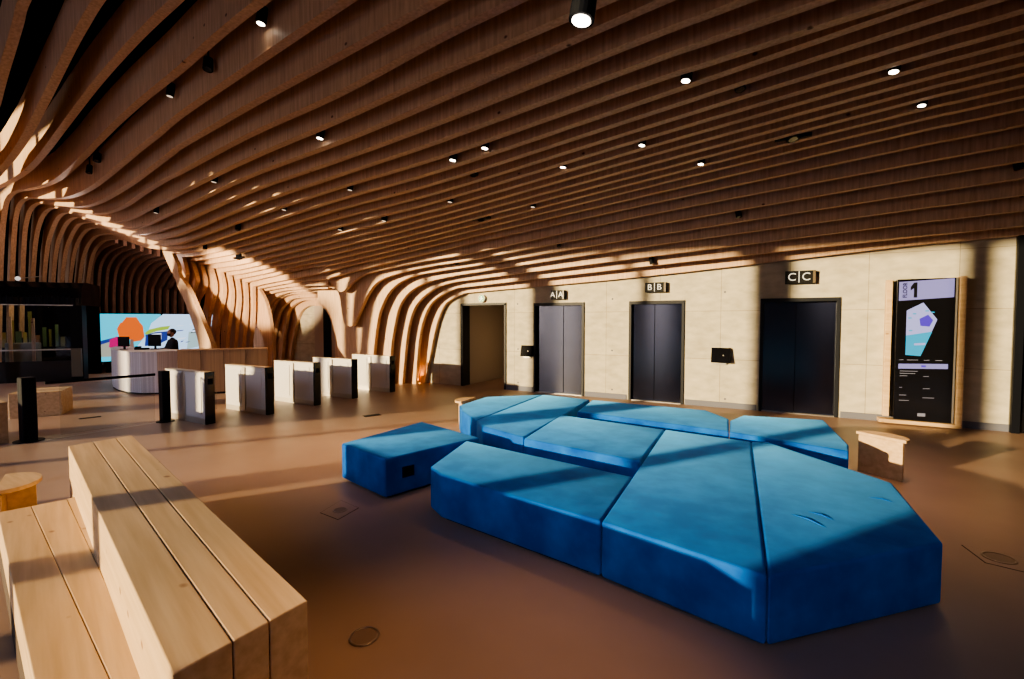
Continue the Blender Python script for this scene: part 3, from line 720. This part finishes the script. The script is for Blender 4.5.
# directory screen
def directory():
    yb = WY-.2
    a_ = PYL(893, 419, yb); b2 = PYL(957.5, 277, yb)
    x0, x1 = a_.x, b2.x; z0 = PYL(893, 418, yb).z; z1 = PYL(957.5, 277.5, yb).z
    t = thing('directory_screen', ((x0+x1)/2, WY, 0), 'tall black floor directory screen in a pale timber frame, reading FLOOR 1', 'screen')
    fw_ = .09
    obj('timber_post', nb(x0-fw_-.05, x0-.05, WY-.13, WY, .12, z1-.0), M['pale'], t, bevel=.005)
    obj('timber_post', nb(x1+.03, x1+.03+fw_, WY-.24, WY, .06, z1+.02), M['pale'], t, bevel=.005)
    obj('timber_sill', nb(x0-fw_-.12, x1+fw_+.03, WY-.26, WY, .02, z0-.02), M['pale'], t, bevel=.006)
    s = obj('display', nb(x0, x1, yb, WY-.02, z0-.015, z1), M['blackgloss'], t, bevel=.004)
    obj('bezel', nb(x1-.012, x1+.012, yb-.012, yb, z0-.01, z1), M['steel'], t)
    w, h = x1-x0-.03, z1-z0-.02; yy = yb-.002
    X = lambda f: x0+.012+f*w
    Z = lambda f: z1-.01-f*h
    lav = emis('screen_lavender', (.25, .24, .55), .55); mapw = emis('map_pale', (.34, .36, .72), .6); cy = emis('map_cyan', (.015, .32, .55), .65); pu = emis('map_violet', (.07, .03, .45), .7); tx = emis('screen_text', (.4, .4, .5), .22); dk = mat('screen_ink', (.003, .003, .006), .3)
    def poly(name, pts, m, dy=0):
        bm = bmesh.new(); bm.faces.new([bm.verts.new((X(a), yy-dy, Z(b))) for a, b in pts]); o = obj(name, bm, m, t); return o
    poly('title_band', [(.02, .015), (.98, .0), (.98, .13), (.02, .15)], lav)
    poly('floor_map', [(.17, .22), (.46, .165), (.71, .285), (.44, .545), (.17, .54)], mapw)
    poly('map_cyan_area', [(.17, .40), (.63, .37), (.44, .545), (.17, .54)], cy, .001)
    poly('map_violet_area', [(.40, .28), (.55, .25), (.64, .29), (.58, .335), (.42, .33)], pu, .001)
    for a, b in ((.2, .27), (.28, .24), (.22, .36), (.5, .22), (.6, .23)):
        poly('map_mark', [(a, b), (a+.06, b), (a+.06, b+.008), (a, b+.008)], cy, .002)
    poly('map_label', [(.32, .455), (.52, .45), (.52, .465), (.32, .47)], mapw, .002)
    poly('scroll_bar', [(.05, .605), (.92, .595), (.92, .63), (.05, .64)], lav, .001)
    poly('scroll_mark', [(.46, .61), (.54, .61), (.54, .624), (.46, .624)], pu, .002)
    for a, b, l in ((.08, .655, .32), (.08, .672, .28), (.08, .69, .14), (.5, .688, .1), (.08, .775, .05), (.5, .775, .12), (.08, .83, .13), (.5, .84, .2), (.08, .868, .18), (.06, .575, .08), (.2, .574, .2), (.5, .573, .1), (.7, .572, .12)):
        poly('text_line', [(a, b), (a+l, b-.002), (a+l, b+.0015), (a, b+.0035)], tx, .001)
    poly('logo_block', [(.42, .955), (.56, .953), (.56, .975), (.42, .977)], tx, .001)
    poly('number', [(.225, .052), (.285, .022), (.345, .021), (.345, .128), (.285, .129), (.285, .062), (.225, .078)], dk, .002)
    text('word', 'FLOOR', .083, dk, (X(.13), yy-.003, Z(.075)), (math.pi/2, -math.pi/2, 0), t, off=.002)
directory()

# ------------------------------------------------------------------ reception
def reception():
    base = [(112, 384), (113, 388), (118, 391), (128, 393.5), (142, 394.6), (158, 394.3), (178, 392.5)]
    P = [G(*b) for b in base]
    inn = []
    dirb = Vector((-.35, .94, 0)).normalized()
    t = thing('reception_counter', (P[3].x, P[3].y, 0), 'curved white reception counter at the left before the big screen', 'counter')
    back = [p+Vector((-.5, .36, 0)) for p in P]
    pts = [(p.x, p.y) for p in P]+[(back[-1].x, back[-1].y), (back[0].x-.1, back[0].y)]
    obj('counter_body', prism(pts, .04, 1.04), M['counter'], t)
    obj('kick_plate', prism([(P[0].x-.2+(x-P[0].x+.2)*.985, y+.01) for x, y in pts], 0, .04), M['black'], t)
    obj('counter_top', prism(pts, 1.04, 1.06), M['counter'], t)
    A = G(178, 396); B = G(268, 391)
    u = (B-A); Ln = u.length; u.normalize(); v = Vector((-u.y, u.x, 0))
    if v.dot(C0-A) > 0: v = -v
    t = thing('timber_counter', (A.x, A.y, 0), 'long brown timber counter right of the white counter, behind the turnstiles', 'counter')
    obj('counter_body', obox(A, u, v, .01, Ln, 0, .5, .05, 1.09), M['counterwood'], t)
    obj('counter_top', obox(A, u, v, .01, Ln, -.01, .52, 1.09, 1.12), M['counterwood'], t)
    obj('kick_plate', obox(A, u, v, .01, Ln, .02, .48, 0, .05), M['black'], t)
    for k in range(1, 4):
        obj('seam', obox(A, u, v, Ln*k/4-.004, Ln*k/4+.004, -.003, 0, .05, 1.09), M['gap'], t)
    # dark worktop item strip
    # big screen
    a_ = at_dist(97, 16.6); b2 = at_dist(216, 19.2)
    u = (b2-a_); Ls = u.length; u.normalize(); v = Vector((-u.y, u.x, 0))
    if v.dot(C0-a_) < 0: v = -v
    z1 = EYE+(320-313.7)/480*16.6; z0 = EYE+(320-362)/480*16.6
    t = thing('video_wall', (a_.x, a_.y, 0), 'large bright video screen behind the reception showing a painted landscape', 'screen')
    obj('screen_case', obox(a_, u, v, -.03, Ls+.03, -.12, 0, z0-.03, z1+.03), M['black'], t)
    obj('support', obox(a_, u, v, .2, Ls-.2, -.1, -.02, 0, z0-.03), M['black'], t)
    sky = emis('art_sky', (.03, .42, .58), 1.15); cl = emis('art_cloud', (.36, .52, .72), 1.2); gr = emis('art_green', (.25, .38, .04), 1.0); na = emis('art_navy', (.02, .04, .22), .9); mg = emis('art_magenta', (.42, .01, .13), .9)
    og = emis('art_orange', (.55, .11, .02), 1.0); st = emis('art_stone', (.3, .3, .25), .9); ink = mat('art_ink', (.01, .012, .02), .6); wt = emis('art_white', (.55, .62, .75), 1.1); tr = emis('art_trunk', (.2, .12, .1), .8)
    def poly(name, pts, m, d):
        bm = bmesh.new(); f = []
        for s, w in pts:
            p = Vector(a_)+u*(s*Ls)+v*d; f.append(bm.verts.new((p.x, p.y, z0+(z1-z0)*w)))
        bm.faces.new(f); bmesh.ops.triangulate(bm, faces=bm.faces[:]); return obj(name, bm, m, t)
    poly('sky_area', [(0, 0), (.5, 0), (.5, 1), (0, 1)], sky, .002); 
    poly('cloud_area', [(.5, 0), (1, 0), (1, 1), (.52, 1), (.42, .8), (.38, .55), (.3, .3), (.3, 0)], cl, .004)
    poly('hill', [(0, .42), (.12, .5), (.22, .52), (.22, .44), (.08, .4), (0, .34)], na, .006)
    poly('stones', [(0, .1), (0, .34), (.1, .42), (.24, .36), (.3, .1)], st, .007)
    poly('magenta_bush', [(.08, .3), (.09, .46), (.14, .52), (.2, .46), (.22, .3), (.17, .22)], mg, .008)
    poly('tree_crown', [(.19, .42), (.16, .5), (.165, .6), (.145, .68), (.17, .8), (.2, .84), (.22, .93), (.26, .91), (.3, .93), (.325, .82), (.35, .74), (.34, .6), (.36, .5), (.33, .42), (.3, .45), (.27, .4), (.24, .46)], og, .009)
    poly('tree_trunk', [(.235, .1), (.245, .45), (.27, .45), (.28, .1)], tr, .0095)
    poly('green_band', [(.36, .58), (.4, .66), (.5, .72), (.58, .74), (.56, .66), (.46, .62), (.38, .55)], gr, .010)
    poly('ink_band', [(.36, .3), (.37, .55), (.45, .6), (.56, .62), (.55, .42), (.45, .3)], na, .0085)
    poly('rooftops', [(.42, .42), (.42, .56), (.5, .58), (.5, .44)], wt, .011)
    random.seed(11)
    for k in range(16):
        s = .6+random.random()*.34; w = .2+random.random()*.65; a = .02+random.random()*.05; b = .015+random.random()*.03
        poly('brush_stroke', [(s, w), (s+a, w+b*.6), (s+a*1.3, w+b*1.6), (s+a*.2, w+b)], (ink, wt, na, wt)[k % 4], .011+k*.0003)
    poly('stone_field', [(.72, .2), (.74, .6), (.9, .62), (.93, .3)], emis('art_sage', (.28, .4, .42), 1.0), .0105)
    # things on the counter
    def monitor(px, dist, w, h, label, z=1.06):
        c = at_dist(px, dist); uu = Vector((-fw.y, fw.x, 0)).normalized()*-1; uu = Vector((rt.x, rt.y, 0)); vv = Vector((-uu.y, uu.x, 0))
        t = thing('monitor', (c.x, c.y, z), label, 'monitor', 'monitors on the reception counter')
        obj('panel', obox(c, uu, vv, -w/2, w/2, -.015, .015, z+.08, z+.08+h), M['black'], t, bevel=.006)
        obj('stand', obox(c, uu, vv, -.025, .025, .012, .035, z, z+.16), M['black'], t)
        obj('foot', disc((c.x, c.y, z), .09, .012), M['black'], t)
    monitor(123, 12.9, .3, .26, 'small black monitor at the left end of the white counter')
    monitor(154, 13.0, .34, .32, 'black monitor in front of the receptionist on the white counter')
    c = at_dist(141, 12.8)
    t = thing('desk_phone', (c.x, c.y, 1.06), 'low dark desk phone between the two monitors on the white counter', 'phone')
    obj('base', obox(c, Vector((rt.x, rt.y, 0)), Vector((-rt.y, rt.x, 0)), -.15, .15, -.08, .08, 1.06, 1.11), M['black'], t, bevel=.01)
    obj('handset', obox(c, Vector((rt.x, rt.y, 0)), Vector((-rt.y, rt.x, 0)), -.13, -.07, -.09, .09, 1.111, 1.15), M['black'], t, bevel=.01)
    # receptionist: one skinned body, seen above the counter
    c = at_dist(172, 13.9)
    U = Vector((rt.x, rt.y, 0)); F = Vector((-fw.x, -fw.y, 0)).normalized()   # F towards the camera
    face = (F*.75-U*.65).normalized()                                          # he looks to the left
    side = Vector((-face.y, face.x, 0))
    def pt(f, s, z): return Vector((c.x, c.y, 0))+face*f+side*s+Vector((0, 0, z-.09 if z > .5 else z))
    V = []; E = []; R = []
    def add(p, r, par=None):
        V.append(p); R.append(r); 
        if par is not None: E.append((par, len(V)-1))
        return len(V)-1
    pel = add(pt(0, 0, .86), .15); wa = add(pt(0, 0, 1.0), .14, pel); ch = add(pt(0, 0, 1.2), .2, wa); nk0 = add(pt(0, 0, 1.36), .085, ch); nk = add(pt(.02, 0, 1.44), .055, nk0)
    for s in (1, -1):
        sh = add(pt(0, s*.22, 1.31), .085, ch); el = add(pt(.1, s*.3, 1.09), .055, sh); wr = add(pt(.36, s*.15, 1.10), .032, el)
        hp = add(pt(0, s*.1, .82), .1, pel); kn = add(pt(.03, s*.12, .46), .065, hp); an = add(pt(0, s*.12, .08), .045, kn); add(pt(.16, s*.13, .04), .04, an)
    me = bpy.data.meshes.new('person'); me.from_pydata([tuple(v) for v in V], E, []); me.materials.append(M['cloth'])
    o = bpy.data.objects.new('person', me); COL.objects.link(o)
    sk = o.modifiers.new('skin', 'SKIN'); sk.use_smooth_shade = True
    for k, r in enumerate(R): me.skin_vertices[0].data[k].radius = (r, r); me.skin_vertices[0].data[k].use_root = (k == 0)
    su = o.modifiers.new('sub', 'SUBSURF'); su.levels = 1; su.render_levels = 2
    tag(o, 'person in dark clothes and black face mask standing behind the white counter, looking left', 'person')
    def ell(name, p, r, m, par=o, zc=1):
        bm = bmesh.new(); bmesh.ops.create_uvsphere(bm, u_segments=20, v_segments=14, radius=1)
        for v_ in bm.verts:
            q = v_.co; 
            jaw = 1-.22*max(0, -q.z) if name == 'head' else 1
            w = p+face*(q.x*r[0]*jaw)+side*(q.y*r[1]*jaw)+Vector((0, 0, q.z*r[2])); v_.co = w
        ob = obj(name, bm, m, None, smooth=True); ob.parent = par; return ob
    hd = ell('head', pt(.03, 0, 1.56), (.095, .075, .12), M['skin'])
    ell('hair', pt(.0, 0, 1.60), (.098, .082, .095), M['hair'])
    ell('face_mask', pt(.075, 0, 1.525), (.06, .062, .055), M['cloth'])
    for s in (1, -1):
        ell('ear', pt(.01, s*.076, 1.56), (.018, .01, .03), M['skin']); ell('eye', pt(.115, s*.03, 1.585), (.008, .011, .007), M['cloth'])
        bm = bmesh.new(); w0 = pt(.36, s*.15, 1.10)
        # hand: palm plus five curled digits as one mesh
        tube(bm, [w0, w0+face*.045, w0+face*.09], [.026, .036, .034], 8)
        for f_ in range(4):
            b0 = w0+face*.085+side*((f_-1.5)*.018); ln = (.06, .075, .07, .052)[f_]
            tube(bm, [b0, b0+face*ln*.5+Vector((0, 0, .004)), b0+face*ln-Vector((0, 0, .02))], [.0095, .009, .007], 6)
        b0 = w0+face*.03-side*s*.03; tube(bm, [b0, b0+face*.03-side*s*.025, b0+face*.06-side*s*.03-Vector((0, 0, .01))], [.011, .01, .008], 6)
        ob = obj('hand', bm, M['skin'], None, smooth=True); ob.parent = o
reception()

for lx, ly, lz, le in ((-18.0, 7.5, 3.9, 45), (-17.5, 10.0, 3.4, 40), (-16.3, 5.2, 3.9, 25)):  # unseen point lights added to brighten the ribs behind the reception
    ld = bpy.data.lights.new('reception_fill', 'POINT'); ld.energy = le; ld.color = (1, .72, .6); ld.shadow_soft_size = .02
    lo = bpy.data.objects.new('reception_fill', ld); COL.objects.link(lo); lo.location = (lx, ly, lz)
# ------------------------------------------------------------------ dark shop pavilion far left
def pavilion():
    A = at_dist(-75, 13.2); B = at_dist(82, 14.8)
    u = (B-A); Ln = u.length; u.normalize(); v = Vector((-u.y, u.x, 0))
    if v.dot(C0-A) > 0: v = -v          # v points away from the camera
    t = thing('shop_pavilion', (A.x, A.y, 0), 'dark glazed shop pavilion with black slatted canopy at the far left', 'pavilion')
    hz = lambda py, d=14.5: EYE+(320-py)/480*d
    ztop, zlow = hz(281), hz(305)
    bm = bmesh.new(); prof = [(.0, zlow), (0, ztop-.5), (.1, ztop-.2), (.3, ztop-.03), (.7, ztop), (2.2, ztop), (2.2, zlow)]
    lo = []; hi = []
    for d, z in prof:
        p = Vector(A)+v*d; lo.append(bm.verts.new((p.x, p.y, z))); p = p+u*Ln; hi.append(bm.verts.new((p.x, p.y, z)))
    bm.faces.new(lo); bm.faces.new(hi[::-1])
    for k in range(len(prof)):
        j = (k+1) % len(prof); bm.faces.new((lo[k], lo[j], hi[j], hi[k]))
    obj('canopy', bm, M['blackgloss'], t)
    for k in range(16):
        s = Ln*(.42+.57*k/15)
        o_ = obox(A, u, v, s-.012, s+.012, -.03, -.003, zlow+.02, ztop-.45); obj('canopy_slat', o_, M['black'], t)
    obj('light_edge', obox(A, u, v, 0, Ln-.2, -.012, 0, zlow-.02, zlow+.01), M['steel'], t)
    obj('end_pillar', obox(A, u, v, Ln-.28, Ln, 0, .5, 0, zlow), M['black'], t)
    obj('base_wall', obox(A, u, v, 0, Ln-.28, 0, .1, 0, .62), M['blackgloss'], t)
    obj('glass_front', obox(A, u, v, 0, Ln-.28, .03, .045, .64, zlow), M['glass'], t)
    obj('ledge', obox(A, u, v, 0, Ln-.28, -.03, .2, .94, .97), M['steel'], t)
    obj('rear_wall', obox(A, u, v, 0, Ln, 2.0, 2.1, 0, zlow), M['void'], t)
    obj('side_cabinet', obox(A, u, v, Ln-.26, Ln-.02, -.12, -.001, .12, .98), mat('cabinet_grey', (.13, .12, .09), .5), t)
    obj('stone_box', obox(A, u, v, Ln-1.9, Ln-1.2, .5, .9, .3, 1.15), mat('box_grey', (.2, .19, .15), .6), t)
    random.seed(5)
    cols = [mat('stock_olive', (.10, .10, .02), .6), mat('stock_yellow', (.30, .24, .05), .6), mat('stock_brown', (.2, .09, .03), .6), mat('stock_green', (.05, .09, .03), .6)]
    x = .1; k = 0
    while x < Ln*.8:
        w = .05+random.random()*.08; z1 = 1.0+random.random()*1.0
        o = obj('hanging_goods', obox(A, u, v, x, x+w, 1.2, 1.26, 1.0, z1+.3), cols[random.randrange(4)], None)
        tag(o, 'narrow hanging goods strip inside the dark shop pavilion', 'goods', 'goods hanging inside the shop pavilion'); x += w+.03+random.random()*.06; k += 1
    for s, z0, z1 in ((Ln-3.9, .55, 1.75), (Ln-2.2, .75, 1.95), (Ln-1.75, .5, 1.95), (Ln-1.25, .7, 1.9)):
        o = obj('timber_post', obox(A, u, v, s, s+.07, .3, .37, .0, z1), M['fin'], None)
        tag(o, 'slim lit timber post standing inside the dark shop pavilion', 'post', 'timber posts in the shop pavilion')
    for s_ in (.3, .7):  # unseen point lights added so the goods show through the glass
        p = Vector(A)+u*(Ln*s_)+v*.8; ld = bpy.data.lights.new('pavilion_fill', 'POINT'); ld.energy = 14; ld.color = (1, .8, .5); ld.shadow_soft_size = .02
        lo = bpy.data.objects.new('pavilion_fill', ld); COL.objects.link(lo); lo.location = (p.x, p.y, zlow-.08)
    c = at_dist(19.5, 13.4)
    t2 = thing('pavilion_lamp', (c.x, c.y, hz(279, 13.5)), 'small white round lamp on the dark canopy edge', 'lamp')
    bm = bmesh.new(); bmesh.ops.create_uvsphere(bm, u_segments=16, v_segments=10, radius=.06, matrix=Matrix.Translation((c.x, c.y, hz(279, 13.5))))
    obj('globe', bm, emis('globe', (.8, .75, .7), .6), t2, smooth=True)
    bm = bmesh.new(); tube(bm, [(c.x, c.y, hz(279, 13.5)), Vector((c.x, c.y, hz(276, 13.5)))+u*.5], .012, 6); obj('arm', bm, M['steel'], t2)
pavilion()

# ------------------------------------------------------------------ recess behind the small arch
bm = bmesh.new(); p = PYL(316, 350, WY-.01)
struct(obj('wall_niche', nb(p.x-.05, p.x+.95, WY-.012, WY-.002, 0, 2.62), M['beige']))
tag(obj('niche_door', nb(p.x+.42, p.x+.8, WY-.03, WY-.013, 0, 2.25), M['black']), 'narrow black door seen through the small timber arch', 'door')
# unseen spot added for the sunlight that does not reach the ridge
ld = bpy.data.lights.new('ridge_fill', 'SPOT'); ld.energy = 3800; ld.color = (1, .76, .46); ld.spot_size = math.radians(29); ld.spot_blend = .45; ld.shadow_soft_size = .1
lo = bpy.data.objects.new('ridge_fill', ld); COL.objects.link(lo); lo.location = (-11.6, 3.6, 2.3)
lo.rotation_euler = (Vector((-14.35, 9.0, 3.0))-lo.location).to_track_quat('-Z', 'Y').to_euler()
def uplight(px, py, e, label):  # warm uplight at foot of arch
    p = G(px, py)
    t = thing('floor_uplight', (p.x, p.y, 0), label, 'uplight', 'small recessed floor uplights')
    obj('ring', disc((p.x, p.y, 0), .045, .01), M['black'], t); obj('lens', disc((p.x, p.y, .0102), .03, .003), emis('uplens', (1, .45, .1), 6), t)
    ld = bpy.data.lights.new('uplight_lamp', 'SPOT'); ld.energy = e; ld.color = (1, .42, .1); ld.spot_size = math.radians(70); ld.spot_blend = .8; ld.shadow_soft_size = .03
    lo = bpy.data.objects.new('uplight_lamp', ld); COL.objects.link(lo); lo.location = (p.x, p.y, .03); lo.rotation_euler = (math.pi, 0, 0); 
uplight(419.5, 383.5, 25, 'small warm floor uplight glowing at the foot of the curved fins')

YF = -4.0; TAN = .65
def xf(xw): return xw-(WY-YF)*TAN
# ------------------------------------------------------------------ facade behind the camera (columns, mullions, header)
HDR = 5.6
hp = [(7, 6.05), (-9, 5.95), (-14.5, 5.97), (-15.6, 6.8), (-21, 7.1), (-30, 7.1)]  # unseen header, lower edge shaped to choose which fins catch sun
bm = slab_mesh(hp+[(-30, 8.9), (7, 8.9)], YF, 0, .3)
struct(obj('wall_front', bm, M['void']))
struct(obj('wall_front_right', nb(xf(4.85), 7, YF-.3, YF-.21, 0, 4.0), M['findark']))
struct(obj('ground', nb(-120, 90, -120, -12, -.2, -.02), mat('paving', (.35, .3, .26), .8)))
M['blocker'] = mat('light_blocker_dark', (.035, .035, .045), .9, spec=.1)
for x0, x1, hh in ((-20.2, -13.5, 13), (-10.9, 1.9, 14), (4.3, 34, 13), (-42.6, -38.6, 10.0), (-62, -42.7, 12.8)):  # unseen blocks added to cut the sun, gaps left for door reflections
    o = obj('light_blocker', nb(x0, x1, -31, -30, 0, hh), M['blocker'])
    tag(o, 'plain block added outside the glazed front to shape sun and reflections', 'light blocker', 'added light blockers outside the glazed front')
bm = bmesh.new(); box(bm, -21.8, -20.2, -33, -32.4, 0, 13)
tag(obj('light_blocker', bm, M['blocker']), 'plain block added outside the glazed front to shape sun and reflections', 'light blocker', 'added light blockers outside the glazed front')
k = 0
for xc, w in ((-.35, .62), (-5.45, .62), (-10.6, .55), (-15.8, .55), (2.7, .26), (-8.0, .12), (-2.9, .1), (-13.2, .12)):
    k += 1
    struct(obj('trim_%d' % (k+1), nb(xf(xc)-w/2, xf(xc)+w/2, YF-.2, YF, 0, 6.9), M['black']))
struct(obj('window_1', nb(-30, 7, YF-.12, YF-.1, 0, 7.1), M['glass']))

# ------------------------------------------------------------------ light
sd = bpy.data.lights.new('sun', 'SUN'); so = bpy.data.objects.new('sun', sd); COL.objects.link(so)
EL = math.radians(9.0)
dirs = Vector((math.sin(math.atan(TAN))*math.cos(EL), math.cos(math.atan(TAN))*math.cos(EL), -math.sin(EL)))
so.rotation_euler = dirs.to_track_quat('-Z', 'Y').to_euler(); sd.energy = 8.5; sd.color = (1, .74, .41); sd.angle = math.radians(.8)
wd = bpy.data.worlds.new('world'); scene.world = wd; wd.use_nodes = True
nt = wd.node_tree; bg = nt.nodes['Background']
tc = nt.nodes.new('ShaderNodeTexCoord'); sp = nt.nodes.new('ShaderNodeSeparateXYZ'); cr = nt.nodes.new('ShaderNodeValToRGB')
nt.links.new(tc.outputs['Generated'], sp.inputs[0]); nt.links.new(sp.outputs['Z'], cr.inputs[0]); nt.links.new(cr.outputs[0], bg.inputs['Color'])
cr.color_ramp.elements[0].position = 0; cr.color_ramp.elements[0].color = (.25, .2, .18, 1)
e = cr.color_ramp.elements.new(.03); e.color = (1.0, .78, .6, 1)
cr.color_ramp.elements[-1].position = .6; cr.color_ramp.elements[-1].color = (.35, .5, .95, 1)
bg.inputs['Strength'].default_value = 3.1
def area(name, loc, target, size, e, col):
    ld = bpy.data.lights.new(name, 'AREA'); ld.shape = 'RECTANGLE'; ld.size, ld.size_y = size; ld.energy = e; ld.color = col
    o = bpy.data.objects.new(name, ld); COL.objects.link(o); o.location = loc
    o.rotation_euler = (Vector(target)-Vector(loc)).to_track_quat('-Z', 'Y').to_euler(); return o

scene.view_settings.view_transform = 'AgX'
scene.view_settings.look = 'AgX - Medium High Contrast'
scene.view_settings.exposure = 0.6
scene.cycles.max_bounces = 8; scene.cycles.diffuse_bounces = 5; scene.cycles.transparent_max_bounces = 12
scene.cycles.use_denoising = True
scene.cycles.caustics_reflective = False; scene.cycles.caustics_refractive = False
